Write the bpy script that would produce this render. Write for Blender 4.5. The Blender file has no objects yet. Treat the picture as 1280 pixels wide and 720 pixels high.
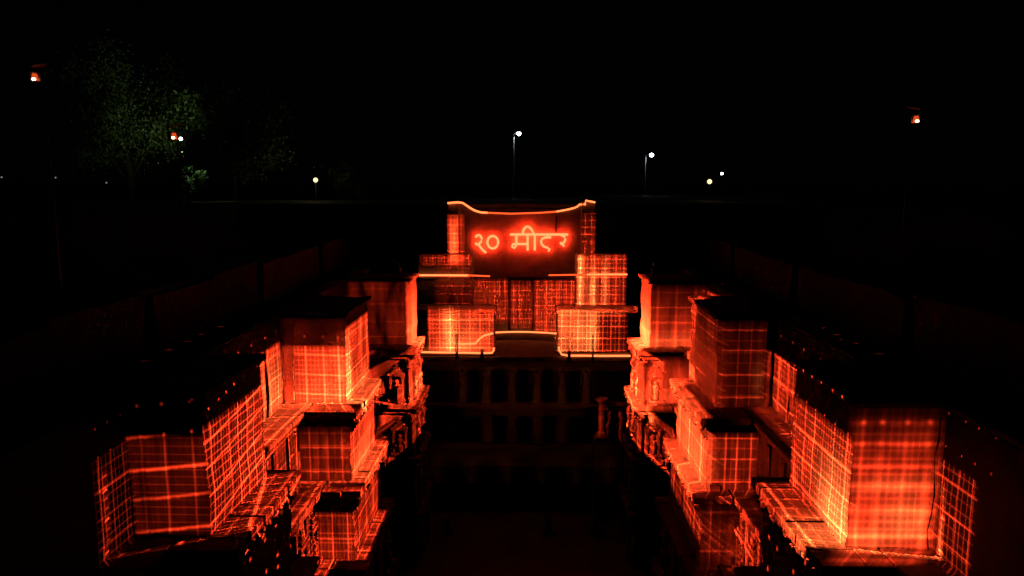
import bpy, bmesh, math, random
from mathutils import Vector, Matrix, noise
random.seed(7)
R = math.radians
sc = bpy.context.scene
COL = sc.collection

# ------------------------------------------------------------------ camera
F = 890.0
PITCH, YAW = R(8.0), R(1.1)
cam_d = bpy.data.cameras.new('camera')
cam_d.sensor_width = 36.0
cam_d.lens = 36.0 * F / 1280.0
cam_d.clip_start, cam_d.clip_end = 0.1, 4000
cam = bpy.data.objects.new('camera', cam_d)
COL.objects.link(cam)
cam.rotation_euler = (R(90) - PITCH, 0, YAW)
sc.camera = cam

def U(u, v, Y):
    """world point at distance Y along the well seen at photo pixel u, v"""
    x, y = (u - 640) / F, (v - 360) / F
    f = math.cos(PITCH) - y * math.sin(PITCH)
    z = -math.sin(PITCH) - y * math.cos(PITCH)
    X = x * math.cos(YAW) - f * math.sin(YAW)
    f2 = x * math.sin(YAW) + f * math.cos(YAW)
    return Vector((X / f2 * Y, Y, z / f2 * Y))

# ------------------------------------------------------------------ night sky, moon
world = bpy.data.worlds.new('World')
sc.world = world
world.use_nodes = True
wn = world.node_tree
bg = wn.nodes['Background']
sky = wn.nodes.new('ShaderNodeTexSky')
sky.sky_type = 'NISHITA'
sky.sun_disc = False
sky.sun_elevation, sky.sun_rotation = R(30), R(200)
wn.links.new(sky.outputs[0], bg.inputs[0])
bg.inputs[1].default_value = 0.00005
md = bpy.data.lights.new('moon', 'SUN')
md.energy, md.angle, md.color = 0.0004, R(0.5), (1, 0.93, 0.85)
moon = bpy.data.objects.new('moon', md)
COL.objects.link(moon)
moon.rotation_euler = (R(60), 0, R(160))

sc.view_settings.view_transform = 'Standard'
sc.view_settings.look = 'None'
sc.view_settings.exposure = 0
sc.view_settings.gamma = 1
sc.cycles.use_denoising = True
sc.cycles.light_sampling_threshold = 0.0
sc.cycles.sample_clamp_indirect = 4
sc.cycles.max_bounces = 4
sc.cycles.diffuse_bounces = 0
sc.cycles.volume_bounces = 0

# ------------------------------------------------------------------ materials
def mat(name, base, rough=0.85, var=0.35, scale=1.0, bump=0.3, metal=0.0, fine=9.0):
    m = bpy.data.materials.new(name)
    m.use_nodes = True
    nt = m.node_tree
    b = nt.nodes['Principled BSDF']
    b.inputs['Roughness'].default_value = rough
    b.inputs['Metallic'].default_value = metal
    g = nt.nodes.new('ShaderNodeNewGeometry')
    n1 = nt.nodes.new('ShaderNodeTexNoise')
    n1.inputs['Scale'].default_value = 0.7 * scale
    n1.inputs['Detail'].default_value = 8
    n1.inputs['Roughness'].default_value = 0.65
    n2 = nt.nodes.new('ShaderNodeTexNoise')
    n2.inputs['Scale'].default_value = fine * scale
    n2.inputs['Detail'].default_value = 6
    for n in (n1, n2):
        nt.links.new(g.outputs['Position'], n.inputs['Vector'])
    r = nt.nodes.new('ShaderNodeValToRGB')
    r.color_ramp.elements[0].position, r.color_ramp.elements[1].position = 0.32, 0.68
    r.color_ramp.elements[0].color = tuple(c * (1 - var) for c in base) + (1,)
    r.color_ramp.elements[1].color = tuple(min(1, c * (1 + var)) for c in base) + (1,)
    nt.links.new(n1.outputs[0], r.inputs[0])
    nt.links.new(r.outputs[0], b.inputs['Base Color'])
    if bump:
        bp = nt.nodes.new('ShaderNodeBump')
        bp.inputs['Strength'].default_value = bump
        bp.inputs['Distance'].default_value = 0.06
        nt.links.new(n2.outputs[0], bp.inputs['Height'])
        nt.links.new(bp.outputs[0], b.inputs['Normal'])
    return m

def glow(name, col, strength, sampled=True):
    m = bpy.data.materials.new(name)
    m.use_nodes = True
    nt = m.node_tree
    nt.nodes.remove(nt.nodes['Principled BSDF'])
    e = nt.nodes.new('ShaderNodeEmission')
    e.inputs[0].default_value = col + (1,)
    e.inputs[1].default_value = strength
    nt.links.new(e.outputs[0], nt.nodes['Material Output'].inputs[0])
    if not sampled:
        m.cycles.emission_sampling = 'NONE'     # a separate lamp carries its light
    return m

M = {}
M['stone'] = mat('sandstone', (0.235, 0.19, 0.145), bump=0.8, var=0.35)
M['slab'] = mat('ledge_sandstone', (0.25, 0.20, 0.15), bump=0.5, var=0.35, scale=1.7)
M['plaster'] = mat('weathered_plaster', (0.25, 0.20, 0.155), bump=0.6, var=0.35, scale=0.8, fine=6)
M['dark_stone'] = mat('facade_sandstone', (0.21, 0.165, 0.125), bump=0.4, var=0.3)
M['floor'] = mat('silt_floor', (0.20, 0.15, 0.10), bump=0.6, scale=0.6)
M['ground'] = mat('dry_grass_ground', (0.03, 0.032, 0.018), bump=0.8, scale=0.5, var=0.5)
M['leaf'] = mat('leaf_green', (0.075, 0.12, 0.03), rough=0.6, bump=0, var=0.5, scale=0.8)
M['earth'] = mat('earth_wall', (0.04, 0.034, 0.024), bump=0.6, var=0.4, scale=1.5)
M['bark'] = mat('bark', (0.05, 0.035, 0.025), scale=3)
M['metal'] = mat('grey_steel', (0.35, 0.35, 0.35), rough=0.5, var=0.15, bump=0.05, metal=0.6)
M['black'] = mat('black_paint', (0.02, 0.02, 0.02), rough=0.5, var=0.2, bump=0.05)
M['hood'] = mat('rusty_hood', (0.25, 0.12, 0.08), rough=0.6, bump=0.1)
M['concrete'] = mat('concrete_pole', (0.42, 0.40, 0.37), rough=0.8, bump=0.2)
LASER = (1.0, 0.049, 0.014)
AMBER = (1.0, 0.19, 0.055)
M['outline'] = glow('orange_light', (1.0, 0.165, 0.045), 2.8)
M['outline_dim'] = glow('orange_light_dim', (1.0, 0.09, 0.02), 1.5)
M['outline_faint'] = glow('orange_light_faint', (1.0, 0.06, 0.012), 0.35)
M['letter'] = glow('letter_light', (1.0, 0.105, 0.036), 4.8, False)
M['halo_strip'] = glow('letter_halo', (1.0, 0.03, 0.008), 70.0)  # unseen glow added behind the letters for their red halo
M['white_bulb'] = glow('white_bulb', (0.85, 0.95, 1.0), 25, False)
M['warm_bulb'] = glow('warm_bulb', (1.0, 0.80, 0.36), 1.8, False)
M['dim_bulb'] = glow('dim_bulb', (0.9, 0.95, 1.0), 0.25, False)
M['hot_lens'] = glow('hot_lens', (1.0, 0.62, 0.32), 10, False)
M['lens_side'] = glow('lens_side', (1.0, 0.10, 0.015), 0.7, False)

# ------------------------------------------------------------------ object helpers
def wloc(o):
    v = Vector(o.location)
    while o.parent:
        o = o.parent
        v += Vector(o.location)
    return v

def obj(name, bm, m, parent=None, smooth=False):
    """link a bmesh built in world space as one object under its parent"""
    me = bpy.data.meshes.new(name)
    if parent is not None:
        bmesh.ops.translate(bm, verts=bm.verts, vec=-wloc(parent))
    bmesh.ops.recalc_face_normals(bm, faces=bm.faces)
    bm.to_mesh(me)
    bm.free()
    me.materials.append(m)
    if smooth:
        for p in me.polygons:
            p.use_smooth = True
    o = bpy.data.objects.new(name, me)
    COL.objects.link(o)
    if parent is not None:
        o.parent = parent
    return o

def tag(o, label=None, cat=None, group=None, kind=None):
    for k, v in (('label', label), ('category', cat), ('group', group), ('kind', kind)):
        if v:
            o[k] = v
    return o

def thing(name, loc, label, cat, group=None):
    o = bpy.data.objects.new(name, None)
    o.empty_display_size = 0.3
    COL.objects.link(o)
    o.location = loc
    return tag(o, label, cat, group)

def twin(o, parent, off):
    """a copy of a mesh piece that shares its mesh, moved by off"""
    c = o.copy()
    COL.objects.link(c)
    c.parent = parent
    c.location = Vector(o.location) + Vector(off)
    return c

def box(bm, x0, x1, y0, y1, z0, z1):
    if x0 > x1: x0, x1 = x1, x0
    if y0 > y1: y0, y1 = y1, y0
    r = bmesh.ops.create_cube(bm, size=1)
    for v in r['verts']:
        v.co = Vector(((x0 + x1) / 2 + v.co.x * (x1 - x0), (y0 + y1) / 2 + v.co.y * (y1 - y0), (z0 + z1) / 2 + v.co.z * (z1 - z0)))
    return r['verts']

def rough_box(bm, x0, x1, y0, y1, z0, z1, step=0.7, amp=0.035):
    """a masonry mass whose faces are a little uneven and whose edges are worn"""
    if x0 > x1: x0, x1 = x1, x0
    if y0 > y1: y0, y1 = y1, y0
    n = [max(1, min(40, round((b - a) / step))) for a, b in ((x0, x1), (y0, y1), (z0, z1))]
    lo, hi = (x0, y0, z0), (x1, y1, z1)
    cache = {}
    def P(i, j, k):
        key = (i, j, k)
        if key not in cache:
            c = Vector([lo[a] + (hi[a] - lo[a]) * key[a] / n[a] for a in range(3)])
            d = noise.noise_vector(c * 0.9) * amp + noise.noise_vector(c * 2.7 + Vector((9, 3, 1))) * amp * 0.6
            edges = sum(key[a] in (0, n[a]) for a in range(3))
            if edges >= 2:      # worn arrises
                mid = (Vector(lo) + Vector(hi)) / 2
                for a in range(3):
                    if key[a] in (0, n[a]):
                        d[a] += (0.02 + 0.08 * random.random() ** 2) * (1 if c[a] < mid[a] else -1)
            cache[key] = bm.verts.new(c + d)
        return cache[key]
    for ax in range(3):
        b, c = (ax + 1) % 3, (ax + 2) % 3
        for side in (0, n[ax]):
            for i in range(n[b]):
                for j in range(n[c]):
                    q = []
                    for di, dj in ((0, 0), (1, 0), (1, 1), (0, 1)):
                        key = [0, 0, 0]
                        key[ax], key[b], key[c] = side, i + di, j + dj
                        q.append(P(*key))
                    bm.faces.new(q)

def bevel_box(bm, x0, x1, y0, y1, z0, z1, w=0.03):
    b2 = bmesh.new()
    box(b2, x0, x1, y0, y1, z0, z1)
    bmesh.ops.bevel(b2, geom=b2.edges[:], offset=w, segments=1, affect='EDGES')
    me = bpy.data.meshes.new('tmp')
    b2.to_mesh(me); b2.free()
    bm.from_mesh(me)
    bpy.data.meshes.remove(me)

def tube(bm, pts, r, seg=8, caps=True):
    pts = [Vector(p) for p in pts]
    rr = r if isinstance(r, (list, tuple)) else [r] * len(pts)
    rings = []
    for i, p in enumerate(pts):
        t = (pts[min(i + 1, len(pts) - 1)] - pts[max(i - 1, 0)]).normalized()
        a = t.cross(Vector((0, 0, 1)) if abs(t.z) < 0.9 else Vector((0, 1, 0))).normalized()
        b = t.cross(a)
        rings.append([bm.verts.new(p + (a * math.cos(k * 2 * math.pi / seg) + b * math.sin(k * 2 * math.pi / seg)) * rr[i]) for k in range(seg)])
    for i in range(len(rings) - 1):
        for k in range(seg):
            bm.faces.new((rings[i][k], rings[i][(k + 1) % seg], rings[i + 1][(k + 1) % seg], rings[i + 1][k]))
    if caps:
        bm.faces.new(rings[0]); bm.faces.new(rings[-1])

def lathe(bm, x, y, prof, seg=12):
    """prof: list of (radius, z)"""
    tube(bm, [(x, y, z) for r, z in prof], [r for r, z in prof], seg)

# ------------------------------------------------------------------ projected laser grids
class N:
    """tiny expression builder for math nodes"""
    def __init__(s, nt, o): s.nt, s.o = nt, o
    def _m(s, op, *a):
        n = s.nt.nodes.new('ShaderNodeMath'); n.operation = op
        for i, x in enumerate((s,) + a):
            if isinstance(x, N): s.nt.links.new(x.o, n.inputs[i])
            else: n.inputs[i].default_value = x
        return N(s.nt, n.outputs[0])
    def __add__(s, x): return s._m('ADD', x)
    def __sub__(s, x): return s._m('SUBTRACT', x)
    def __mul__(s, x): return s._m('MULTIPLY', x)
    def __truediv__(s, x): return s._m('DIVIDE', x)
    def fract(s): return s._m('FRACT')
    def floor(s): return s._m('FLOOR')
    def abs(s): return s._m('ABSOLUTE')
    def max(s, x): return s._m('MAXIMUM', x)
    def min(s, x): return s._m('MINIMUM', x)
    def pow(s, x): return s._m('POWER', x)
    def exp(s): return s._m('EXPONENT')
    def lin(s, a, b):       # clamped 0..1 between a and b
        return ((s - a) * (1.0 / (b - a))).max(0.0).min(1.0)

def white(nt, v, seed):
    w = nt.nodes.new('ShaderNodeTexWhiteNoise'); w.noise_dimensions = '1D'
    nt.links.new((v + seed).o, w.inputs['W'])
    return N(nt, w.outputs['Value'])

POWER_K = 4 * math.pi * math.pi      # W per (W/m2) at 1 m
SPOTS = []
def grid_spot(housing, src, P0, P1, zlo, zhi, L=3.0, nu=6, nv=6, wu=0.055, wv=0.055, sub=4, subl=0.45, subw=0.14,
              fill=0.10, lu=1.0, lv=1.0, dot=0.6, rv=0.5, prof=(1, 1), profa=(1, 1), hots=(), bounds=(0, 1, 0, 1), soft=0.02, jit=0.2, col=None, tilt=0.0, warp=0.02,
              dotb=None, dotl=0.5, mod=0.6, modk=(6, 1.6), pexp=1.0, ph=(0.0, 0.0), seed=1.0):
    """a projector beam that draws a laser grid on the upright rectangle P0-P1 between heights zlo and zhi.
    nu, nv: bold lines across and up; sub: fine lines per bold cell; bounds: lit part; dotb: where only the crossings show"""
    src = Vector(src)
    p0 = Vector((P0[0], P0[1], zlo))
    e1 = Vector((P1[0] - P0[0], P1[1] - P0[1], 0))
    e2 = Vector((0, 0, zhi - zlo))
    cen = p0 + e1 * 0.5 + e2 * 0.5
    nrm = e1.cross(e2).normalized()
    k = nrm.dot(p0 - src)
    a1, a2 = e1 / e1.length_squared, e2 / e2.length_squared
    ca, cb = (src - p0).dot(a1), (src - p0).dot(a2)
    axis = cen - src
    r = axis.length
    cosi = abs(axis.normalized().dot(nrm))
    ld = bpy.data.lights.new('grid_beam', 'SPOT')
    ld.shadow_soft_size = 0.01
    ld.spot_blend = 0
    # the cone just holds the lit rectangle
    cs = []
    for bd in ([bounds] + ([dotb] if dotb else [])):
        for a in (bd[0] - soft, bd[1] + soft):
            for b in (bd[2] - soft, bd[3] + soft):
                cs.append((p0 + e1 * a + e2 * b - src).normalized())
    axis = sum(cs, Vector()).normalized()
    ld.spot_size = min(R(150), 2 * max(axis.angle(c) for c in cs) + 0.02)
    # irradiance so that a 0.3 albedo face has radiance L on a bold line
    ld.energy = L * math.pi / 0.3 * r * r / max(0.15, cosi) * POWER_K * 0.67
    ld.color = (1, 1, 1)
    ld.use_nodes = True
    nt = ld.node_tree
    em = nt.nodes['Emission']
    em.inputs[0].default_value = (col or LASER) + (1,)
    g = nt.nodes.new('ShaderNodeNewGeometry')
    def dot_(v):
        d = nt.nodes.new('ShaderNodeVectorMath'); d.operation = 'DOT_PRODUCT'
        nt.links.new(g.outputs['Incoming'], d.inputs[0])
        d.inputs[1].default_value = v
        return N(nt, d.outputs['Value'])
    den = dot_(nrm)
    A = dot_(a1 * k) / den + ca
    B = dot_(a2 * k) / den + cb
    cv = nt.nodes.new('ShaderNodeCombineXYZ')
    nt.links.new((A * modk[0]).o, cv.inputs[0]); nt.links.new((B * modk[1]).o, cv.inputs[1])
    cv.inputs[2].default_value = seed
    nz = nt.nodes.new('ShaderNodeTexNoise')
    nz.inputs['Scale'].default_value = 1.0
    nz.inputs['Detail'].default_value = 2
    nt.links.new(cv.outputs[0], nz.inputs['Vector'])
    nf = N(nt, nz.outputs[0])
    md_ = nf.lin(0.3, 0.7) * (2 * mod) + (1 - mod)
    wob = (nf - 0.5) * warp
    def peak(t, n, w, phase, var, sd, jt):
        q = t * n + phase
        rnd = white(nt, q.floor(), sd)
        p = (q.fract() - 0.5 - (rnd - 0.5) * jt).abs() * (-1.0 / w) + 1.0
        p = p.max(0.0).pow(1.5)
        if var:
            p = p * (white(nt, q.floor(), sd + 5.5) * var + (1 - var))
        return p
    pu = peak(A + wob, nu, wu, ph[0], rv, seed, jit)
    pv = peak(B + wob + A * tilt, nv, wv, ph[1], rv, seed + 31.7, jit)
    val = pu * lu + pv * lv
    dots = (pu * pv)
    if sub > 1:
        su = peak(A, nu * sub, subw, ph[0] * sub + 0.5 * (sub + 1), rv, seed + 3.3, jit * .7)
        sv = peak(B, nv * sub, subw, ph[1] * sub + 0.5 * (sub + 1), rv, seed + 57.1, jit * .7)
        val = val + su * (subl * lu) + sv * (subl * lv) + (pu * sv * lu + pv * su * lv) * (1.2 * subl)
    val = val + dots * dot
    pr = (B.lin(0.0, 1.0) * -1.0 + 1.0).pow(pexp) * (prof[0] - prof[1]) + prof[1]
    pa = A.lin(0.0, 1.0) * (profa[1] - profa[0]) + profa[0]
    base = (val + fill) * md_ * pr * pa
    hotsum = None
    for ha, hb, sa, sb, amt in hots:
        x = (A - ha) / sa
        y = (B - hb) / sb
        gss = ((x * x + y * y) * -1.0).exp()
        hot = gss * amt * (val * 0.85 + 0.15)
        hotsum = hot if hotsum is None else hotsum + hot
    def mask(bd, sf):
        return A.lin(bd[0] - sf, bd[0] + sf) * (A * -1.0).lin(-bd[1] - sf, -bd[1] + sf) * B.lin(bd[2] - sf, bd[2] + sf) * (B * -1.0).lin(-bd[3] - sf, -bd[3] + sf)
    if hotsum is not None:      # amber wash laid over the red grid
        mx = nt.nodes.new('ShaderNodeMix'); mx.data_type = 'RGBA'
        nt.links.new((hotsum / (base + hotsum + 0.001)).o, mx.inputs['Factor'])
        mx.inputs[6].default_value = LASER + (1,)
        mx.inputs[7].default_value = AMBER + (1,)
        nt.links.new(mx.outputs[2], em.inputs[0])
        base = base + hotsum
    out = base * mask(bounds, soft)
    if dotb:
        ds = dots * dotl
        out = out + ds * mask(dotb, 0.03)
    nt.links.new(out.o, em.inputs[1])
    o = bpy.data.objects.new('beam', ld)
    COL.objects.link(o)
    o.parent = housing
    o.location = src - wloc(housing)
    o.rotation_euler = axis.to_track_quat('-Z', 'Y').to_euler()
    return o

# ------------------------------------------------------------------ the ground and the trench of the well
GZ = -1.4
def bank_z(x, y):
    a = abs(x)
    if y > 62.5 or y < 1.0: return GZ
    if a < 15.2: return -6.45
    if a < 15.6: return -6.45 + (a - 15.2) / 0.4 * 2.2
    if a < 18.6: return -4.25
    if a < 25: return -4.25 + (a - 18.6) / 6.4 * (GZ + 4.25)
    return GZ
bm = bmesh.new()
xs = [-1600, -500, -160, -80, -45, -32] + [-25 + i * 0.8 for i in range(8)] + [-18.6, -17.2, -15.6, -15.2, -13.6, -12.4]
xs = xs + [-x for x in reversed(xs)]
ys = [-400, -120, -40, -15, -4, 1.0, 1.4] + [4 + 2 * i for i in range(30)] + [62.6, 66, 72, 80, 95, 120, 160, 240, 400, 800, 1800]
g = {}
for i, x in enumerate(xs):
    for j, y in enumerate(ys):
        z = bank_z(x, y)
        if 2 < y < 62 and abs(x) > 12.5:
            z += noise.noise(Vector((x * .35, y * .35, 0))) * 0.18
        elif z == GZ and (abs(x) > 25 or y > 66):
            z += noise.noise(Vector((x * .05, y * .05, 5))) * 0.25
        g[i, j] = bm.verts.new((x, y, z))
for i in range(len(xs) - 1):
    for j in range(len(ys) - 1):
        if abs(xs[i] + xs[i + 1]) / 2 < 12.3 and 1.0 <= ys[j] < 62.5:
            continue
        bm.faces.new((g[i, j], g[i + 1, j], g[i + 1, j + 1], g[i, j + 1]))
tag(obj('ground', bm, M['ground']), kind='structure')

bm = bmesh.new()
rough_box(bm, -11, 11, 41, 62, -27, -26, step=1.2, amp=0.08)
tag(obj('well_floor', bm, M['floor']), kind='structure')
bm = bmesh.new()
for k in range(66):
    y = 1.45 + k * 0.62
    box(bm, -9.2, 9.2, y, y + 0.62, -27.0, GZ - 0.012 - 0.373 * (k + 1))
tag(obj('entrance_steps', bm, M['slab']), kind='structure')

# ------------------------------------------------------------------ side walls in tiers, with bastions
TZ = [(-6.4, -10.9), (-10.9, -14.6), (-14.6, -18.3), (-18.3, -22.2), (-22.2, -26.0)]
WX = [12.3, 11.2, 10.3, 9.8, 9.4]
BAST = {   # per side: name -> (X of the inner face per tier, front Y per tier, back Y per tier)
    -1: {'A': ([9.85, 9.1, 8.6, 8.3, 8.1], [20.9, 20.3, 19.8, 19.5, 19.2], [25.8, 26.2, 26.4, 26.6, 26.8]),
         'B': ([9.05, 8.65, 8.4, 8.1, 7.9], [35.0, 33.9, 33.0, 32.4, 32.0], [40.2, 39.6, 39.8, 40.0, 40.2]),
         'C': ([7.95, 7.8, 7.6, 7.5, 7.4], [48.8, 47.3, 46.9, 46.6, 46.4], [51.6, 51.4, 51.5, 51.6, 51.7])},
    1: {'A': ([9.75, 9.0, 8.5, 8.2, 8.0], [20.6, 20.0, 19.6, 19.3, 19.0], [25.3, 25.8, 26.0, 26.2, 26.4]),
        'B': ([9.5, 8.75, 8.5, 8.2, 8.0], [34.8, 33.2, 32.6, 32.2, 31.9], [40.6, 40.0, 40.2, 40.4, 40.5]),
        'C': ([8.35, 7.9, 7.7, 7.55, 7.45], [48.2, 47.3, 46.9, 46.6, 46.4], [51.3, 51.4, 51.5, 51.6, 51.7])}}
ORD = ['uppermost', 'second', 'third', 'fourth', 'lowest']
SIDE = {-1: 'left', 1: 'right'}

def figure_bm(bm, x, y, z, s, nx, ny, h=0.9):
    """weathered standing figure in relief, facing (nx, ny)"""
    k = h / 0.9
    prof = [(0.10, 0), (0.13, 0.1), (0.12, 0.25), (0.15, 0.36), (0.11, 0.47), (0.16, 0.60), (0.13, 0.68), (0.055, 0.71), (0.095, 0.77), (0.10, 0.83), (0.05, 0.9)]
    lathe(bm, x + nx * 0.08, y + ny * 0.08, [(r * k * 1.05, z + q * k) for r, q in prof], 8)
    tx, ty = -ny, nx
    for sgn in (-1, 1):
        tube(bm, [(x + nx * .1 + tx * sgn * .17 * k, y + ny * .1 + ty * sgn * .17 * k, z + .63 * k),
                  (x + nx * .16 + tx * sgn * .25 * k, y + ny * .16 + ty * sgn * .25 * k, z + .45 * k),
                  (x + nx * .2 + tx * sgn * .14 * k, y + ny * .2 + ty * sgn * .14 * k, z + (.5 if sgn > 0 else .3) * k)], .045 * k, 6)

def niche(parent, x, y, z, nx, ny, w=0.9, h=1.6, m=None):
    """a carved niche with pilasters and stepped pediment standing against a wall face at x, y, bottom z"""
    m = m or M['stone']
    tx, ty = -ny, nx
    bm = bmesh.new()
    def bx(t0, t1, d, z0, z1):
        xs_ = [x + tx * t0 - nx * .06, x + tx * t1 + nx * d]
        ys_ = [y + ty * t0 - ny * .06, y + ty * t1 + ny * d]
        box(bm, min(xs_), max(xs_), min(ys_), max(ys_), z0, z1)
    bx(-w / 2 - .1, w / 2 + .1, .30, z, z + .16)
    for s in (-1, 1):
        c = s * (w / 2 - .08)
        bx(c - .07, c + .07, .16, z + .16, z + h * .66)
        bx(c - .11, c + .11, .22, z + h * .66, z + h * .72)
    bx(-w / 2 - .08, w / 2 + .08, .26, z + h * .72, z + h * .80)
    bx(-w * .36, w * .36, .20, z + h * .80, z + h * .88)
    bx(-w * .2, w * .2, .15, z + h * .88, z + h * .96)
    bx(-w * .08, w * .08, .1, z + h * .96, z + h * 1.04)
    n = obj('niche', bm, m, parent)
    bm = bmesh.new()
    figure_bm(bm, x, y, z + .165, 1, nx, ny, h * .53)
    obj('carved_figure', bm, m, n, True)
    return n

def slab_row(parent, along, a0, a1, fixed0, fixed1, z, th, length, m):
    """a run of ledge slabs, each its own piece; along = 'x' or 'y'"""
    n = max(1, round((a1 - a0) / length))
    L = (a1 - a0) / n
    var = []
    for k in range(min(n, 4)):
        bm = bmesh.new()
        j = random.uniform(-.03, .03)
        p = random.uniform(-.05, .05)
        s = a0 + 0.012
        e = a0 + L - 0.012
        f1 = fixed1 + (p if fixed1 > fixed0 else -p)
        if along == 'y': bevel_box(bm, fixed0, f1, s, e, z - th, z + j, .025)
        else: bevel_box(bm, s, e, fixed0, f1, z - th, z + j, .025)
        var.append(obj('slab', bm, m, parent))
    for i in range(n):
        off = (0, L * i, random.uniform(-.015, .015)) if along == 'y' else (L * i, 0, random.uniform(-.015, .015))
        if i < len(var): var[i].location = off
        else: twin(var[random.randrange(len(var))], parent, (0, 0, 0)).location = off

BASTLBL = {
    (-1, 'A'): 'large nearest stone bastion on the left wall, grid bright on its inner face',
    (-1, 'B'): 'middle stone bastion of the left wall, glowing red on front and inner faces',
    (-1, 'C'): 'farthest stone bastion of the left wall, dark front with thin bright inner edge',
    (1, 'A'): 'large nearest stone bastion on the right wall, its front glowing orange low down',
    (1, 'B'): 'middle stone bastion of the right wall, upper front dark red with dotted side',
    (1, 'C'): 'farthest stone bastion of the right wall, red front and narrow yellow inner edge'}

for s in (-1, 1):
    for nm, (fx, fy, by) in BAST[s].items():
        t = thing('stone_bastion', (s * 11, fy[0], TZ[0][0]), BASTLBL[s, nm], 'bastion', 'bastions along the side walls of the stepwell')
        for k, (zt, zb) in enumerate(TZ):
            top = zt - (0.38 if k else 0)
            bm = bmesh.new()
            rough_box(bm, s * (WX[k] + .3), s * fx[k], fy[k], by[k], zb - 0.02, top, step=.6 if nm != 'A' else .5, amp=.05)
            if k == 0:      # flat pilaster strip beside the recessed wall
                rough_box(bm, s * (WX[0] - .05), s * (WX[0] - .62), fy[0] - .13, fy[0] + .4, zb - .02, top - .3, step=.6, amp=.02)
            obj('tower_block', bm, M['plaster'] if k < 2 else M['stone'], t)
            if k == 0:
                bm = bmesh.new()
                rough_box(bm, s * (WX[0] + .3), s * (fx[0] - .22), fy[0] - .22, by[0] + .15, zt, zt + .28, step=.9, amp=.03)
                obj('coping', bm, M['slab'], t)
            if k < 4:
                # ledge between tier k and k+1
                bm = bmesh.new()
                ex = s * (fx[k + 1] - .12)
                box(bm, s * (WX[k + 1] + .2), ex, fy[k + 1] - .12, by[k + 1] + .1, zb - .62, zb - .36)
                led = obj('ledge_course', bm, M['stone'], t)
                slab_row(led, 'y', fy[k + 1] - .3, by[k + 1] + .2, s * (fx[k] + .25), s * (fx[k + 1] - .38), zb + .012, .34, .85, M['slab'])
                a, b = sorted((s * (WX[k + 1] - .40), s * (fx[k] + .27)))
                slab_row(led, 'x', a, b, fy[k] + .25, fy[k + 1] - .3, zb + .012, .34, .8, M['slab'])
                # carved frieze hanging under the nose of the ledge
                bm = bmesh.new()
                yy = fy[k + 1] - .25
                while yy < by[k + 1]:
                    r_ = random.uniform(.07, .15)
                    mt = Matrix.Translation((s * (fx[k + 1] - .2 - random.uniform(0, .14)), yy, zb - .38 - random.uniform(0, .2))) @ Matrix.Diagonal((1, random.uniform(.8, 1.5), random.uniform(.8, 1.6), 1))
                    bmesh.ops.create_icosphere(bm, subdivisions=1, radius=r_, matrix=mt)
                    yy += random.uniform(.16, .4)
                tag(obj('carved_frieze', bm, M['stone'], t), kind='stuff')
                # stepped brackets under the ledge
                bm = bmesh.new()
                for q, (d, h) in enumerate(((.34, .14), (.24, .16), (.13, .2))):
                    zz = zb - .62 - sum((.14, .16, .2)[:q])
                    box(bm, s * (fx[k + 1] + .1), s * (fx[k + 1] - d), fy[k + 1] + .05, fy[k + 1] + .32, zz - h + .003, zz)
                br = obj('bracket', bm, M['stone'], t)
                for q in range(1, 4):
                    twin(br, t, (0, (by[k + 1] - fy[k + 1] - .45) * q / 3, 0))
                if nm == 'C' or k >= 2:
                    nb = 2 if nm == 'C' else 3
                    for q in range(nb):
                        yy = fy[k + 1] + (by[k + 1] - fy[k + 1]) * (q + .5) / nb
                        niche(t, s * fx[k + 1], yy, TZ[k + 1][1] + .1, -s, 0, 1.1, 2.6)
                    niche(t, s * (fx[k + 1] + 1.0), fy[k + 1], TZ[k + 1][1] + .1, 0, -1, 1.0, 2.5)
                    if nm == 'C':
                        bm = bmesh.new()
                        lathe(bm, s * (fx[k + 1] + .12), fy[k + 1] - .12, [(.2, TZ[k + 1][1]), (.2, TZ[k + 1][1] + .3), (.13, TZ[k + 1][1] + .4), (.13, zb - 1.3), (.19, zb - 1.2), (.14, zb - 1.05), (.3, zb - .8), (.3, zb - .63)], 8)
                        obj('corner_pillar', bm, M['stone'], t)

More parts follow.
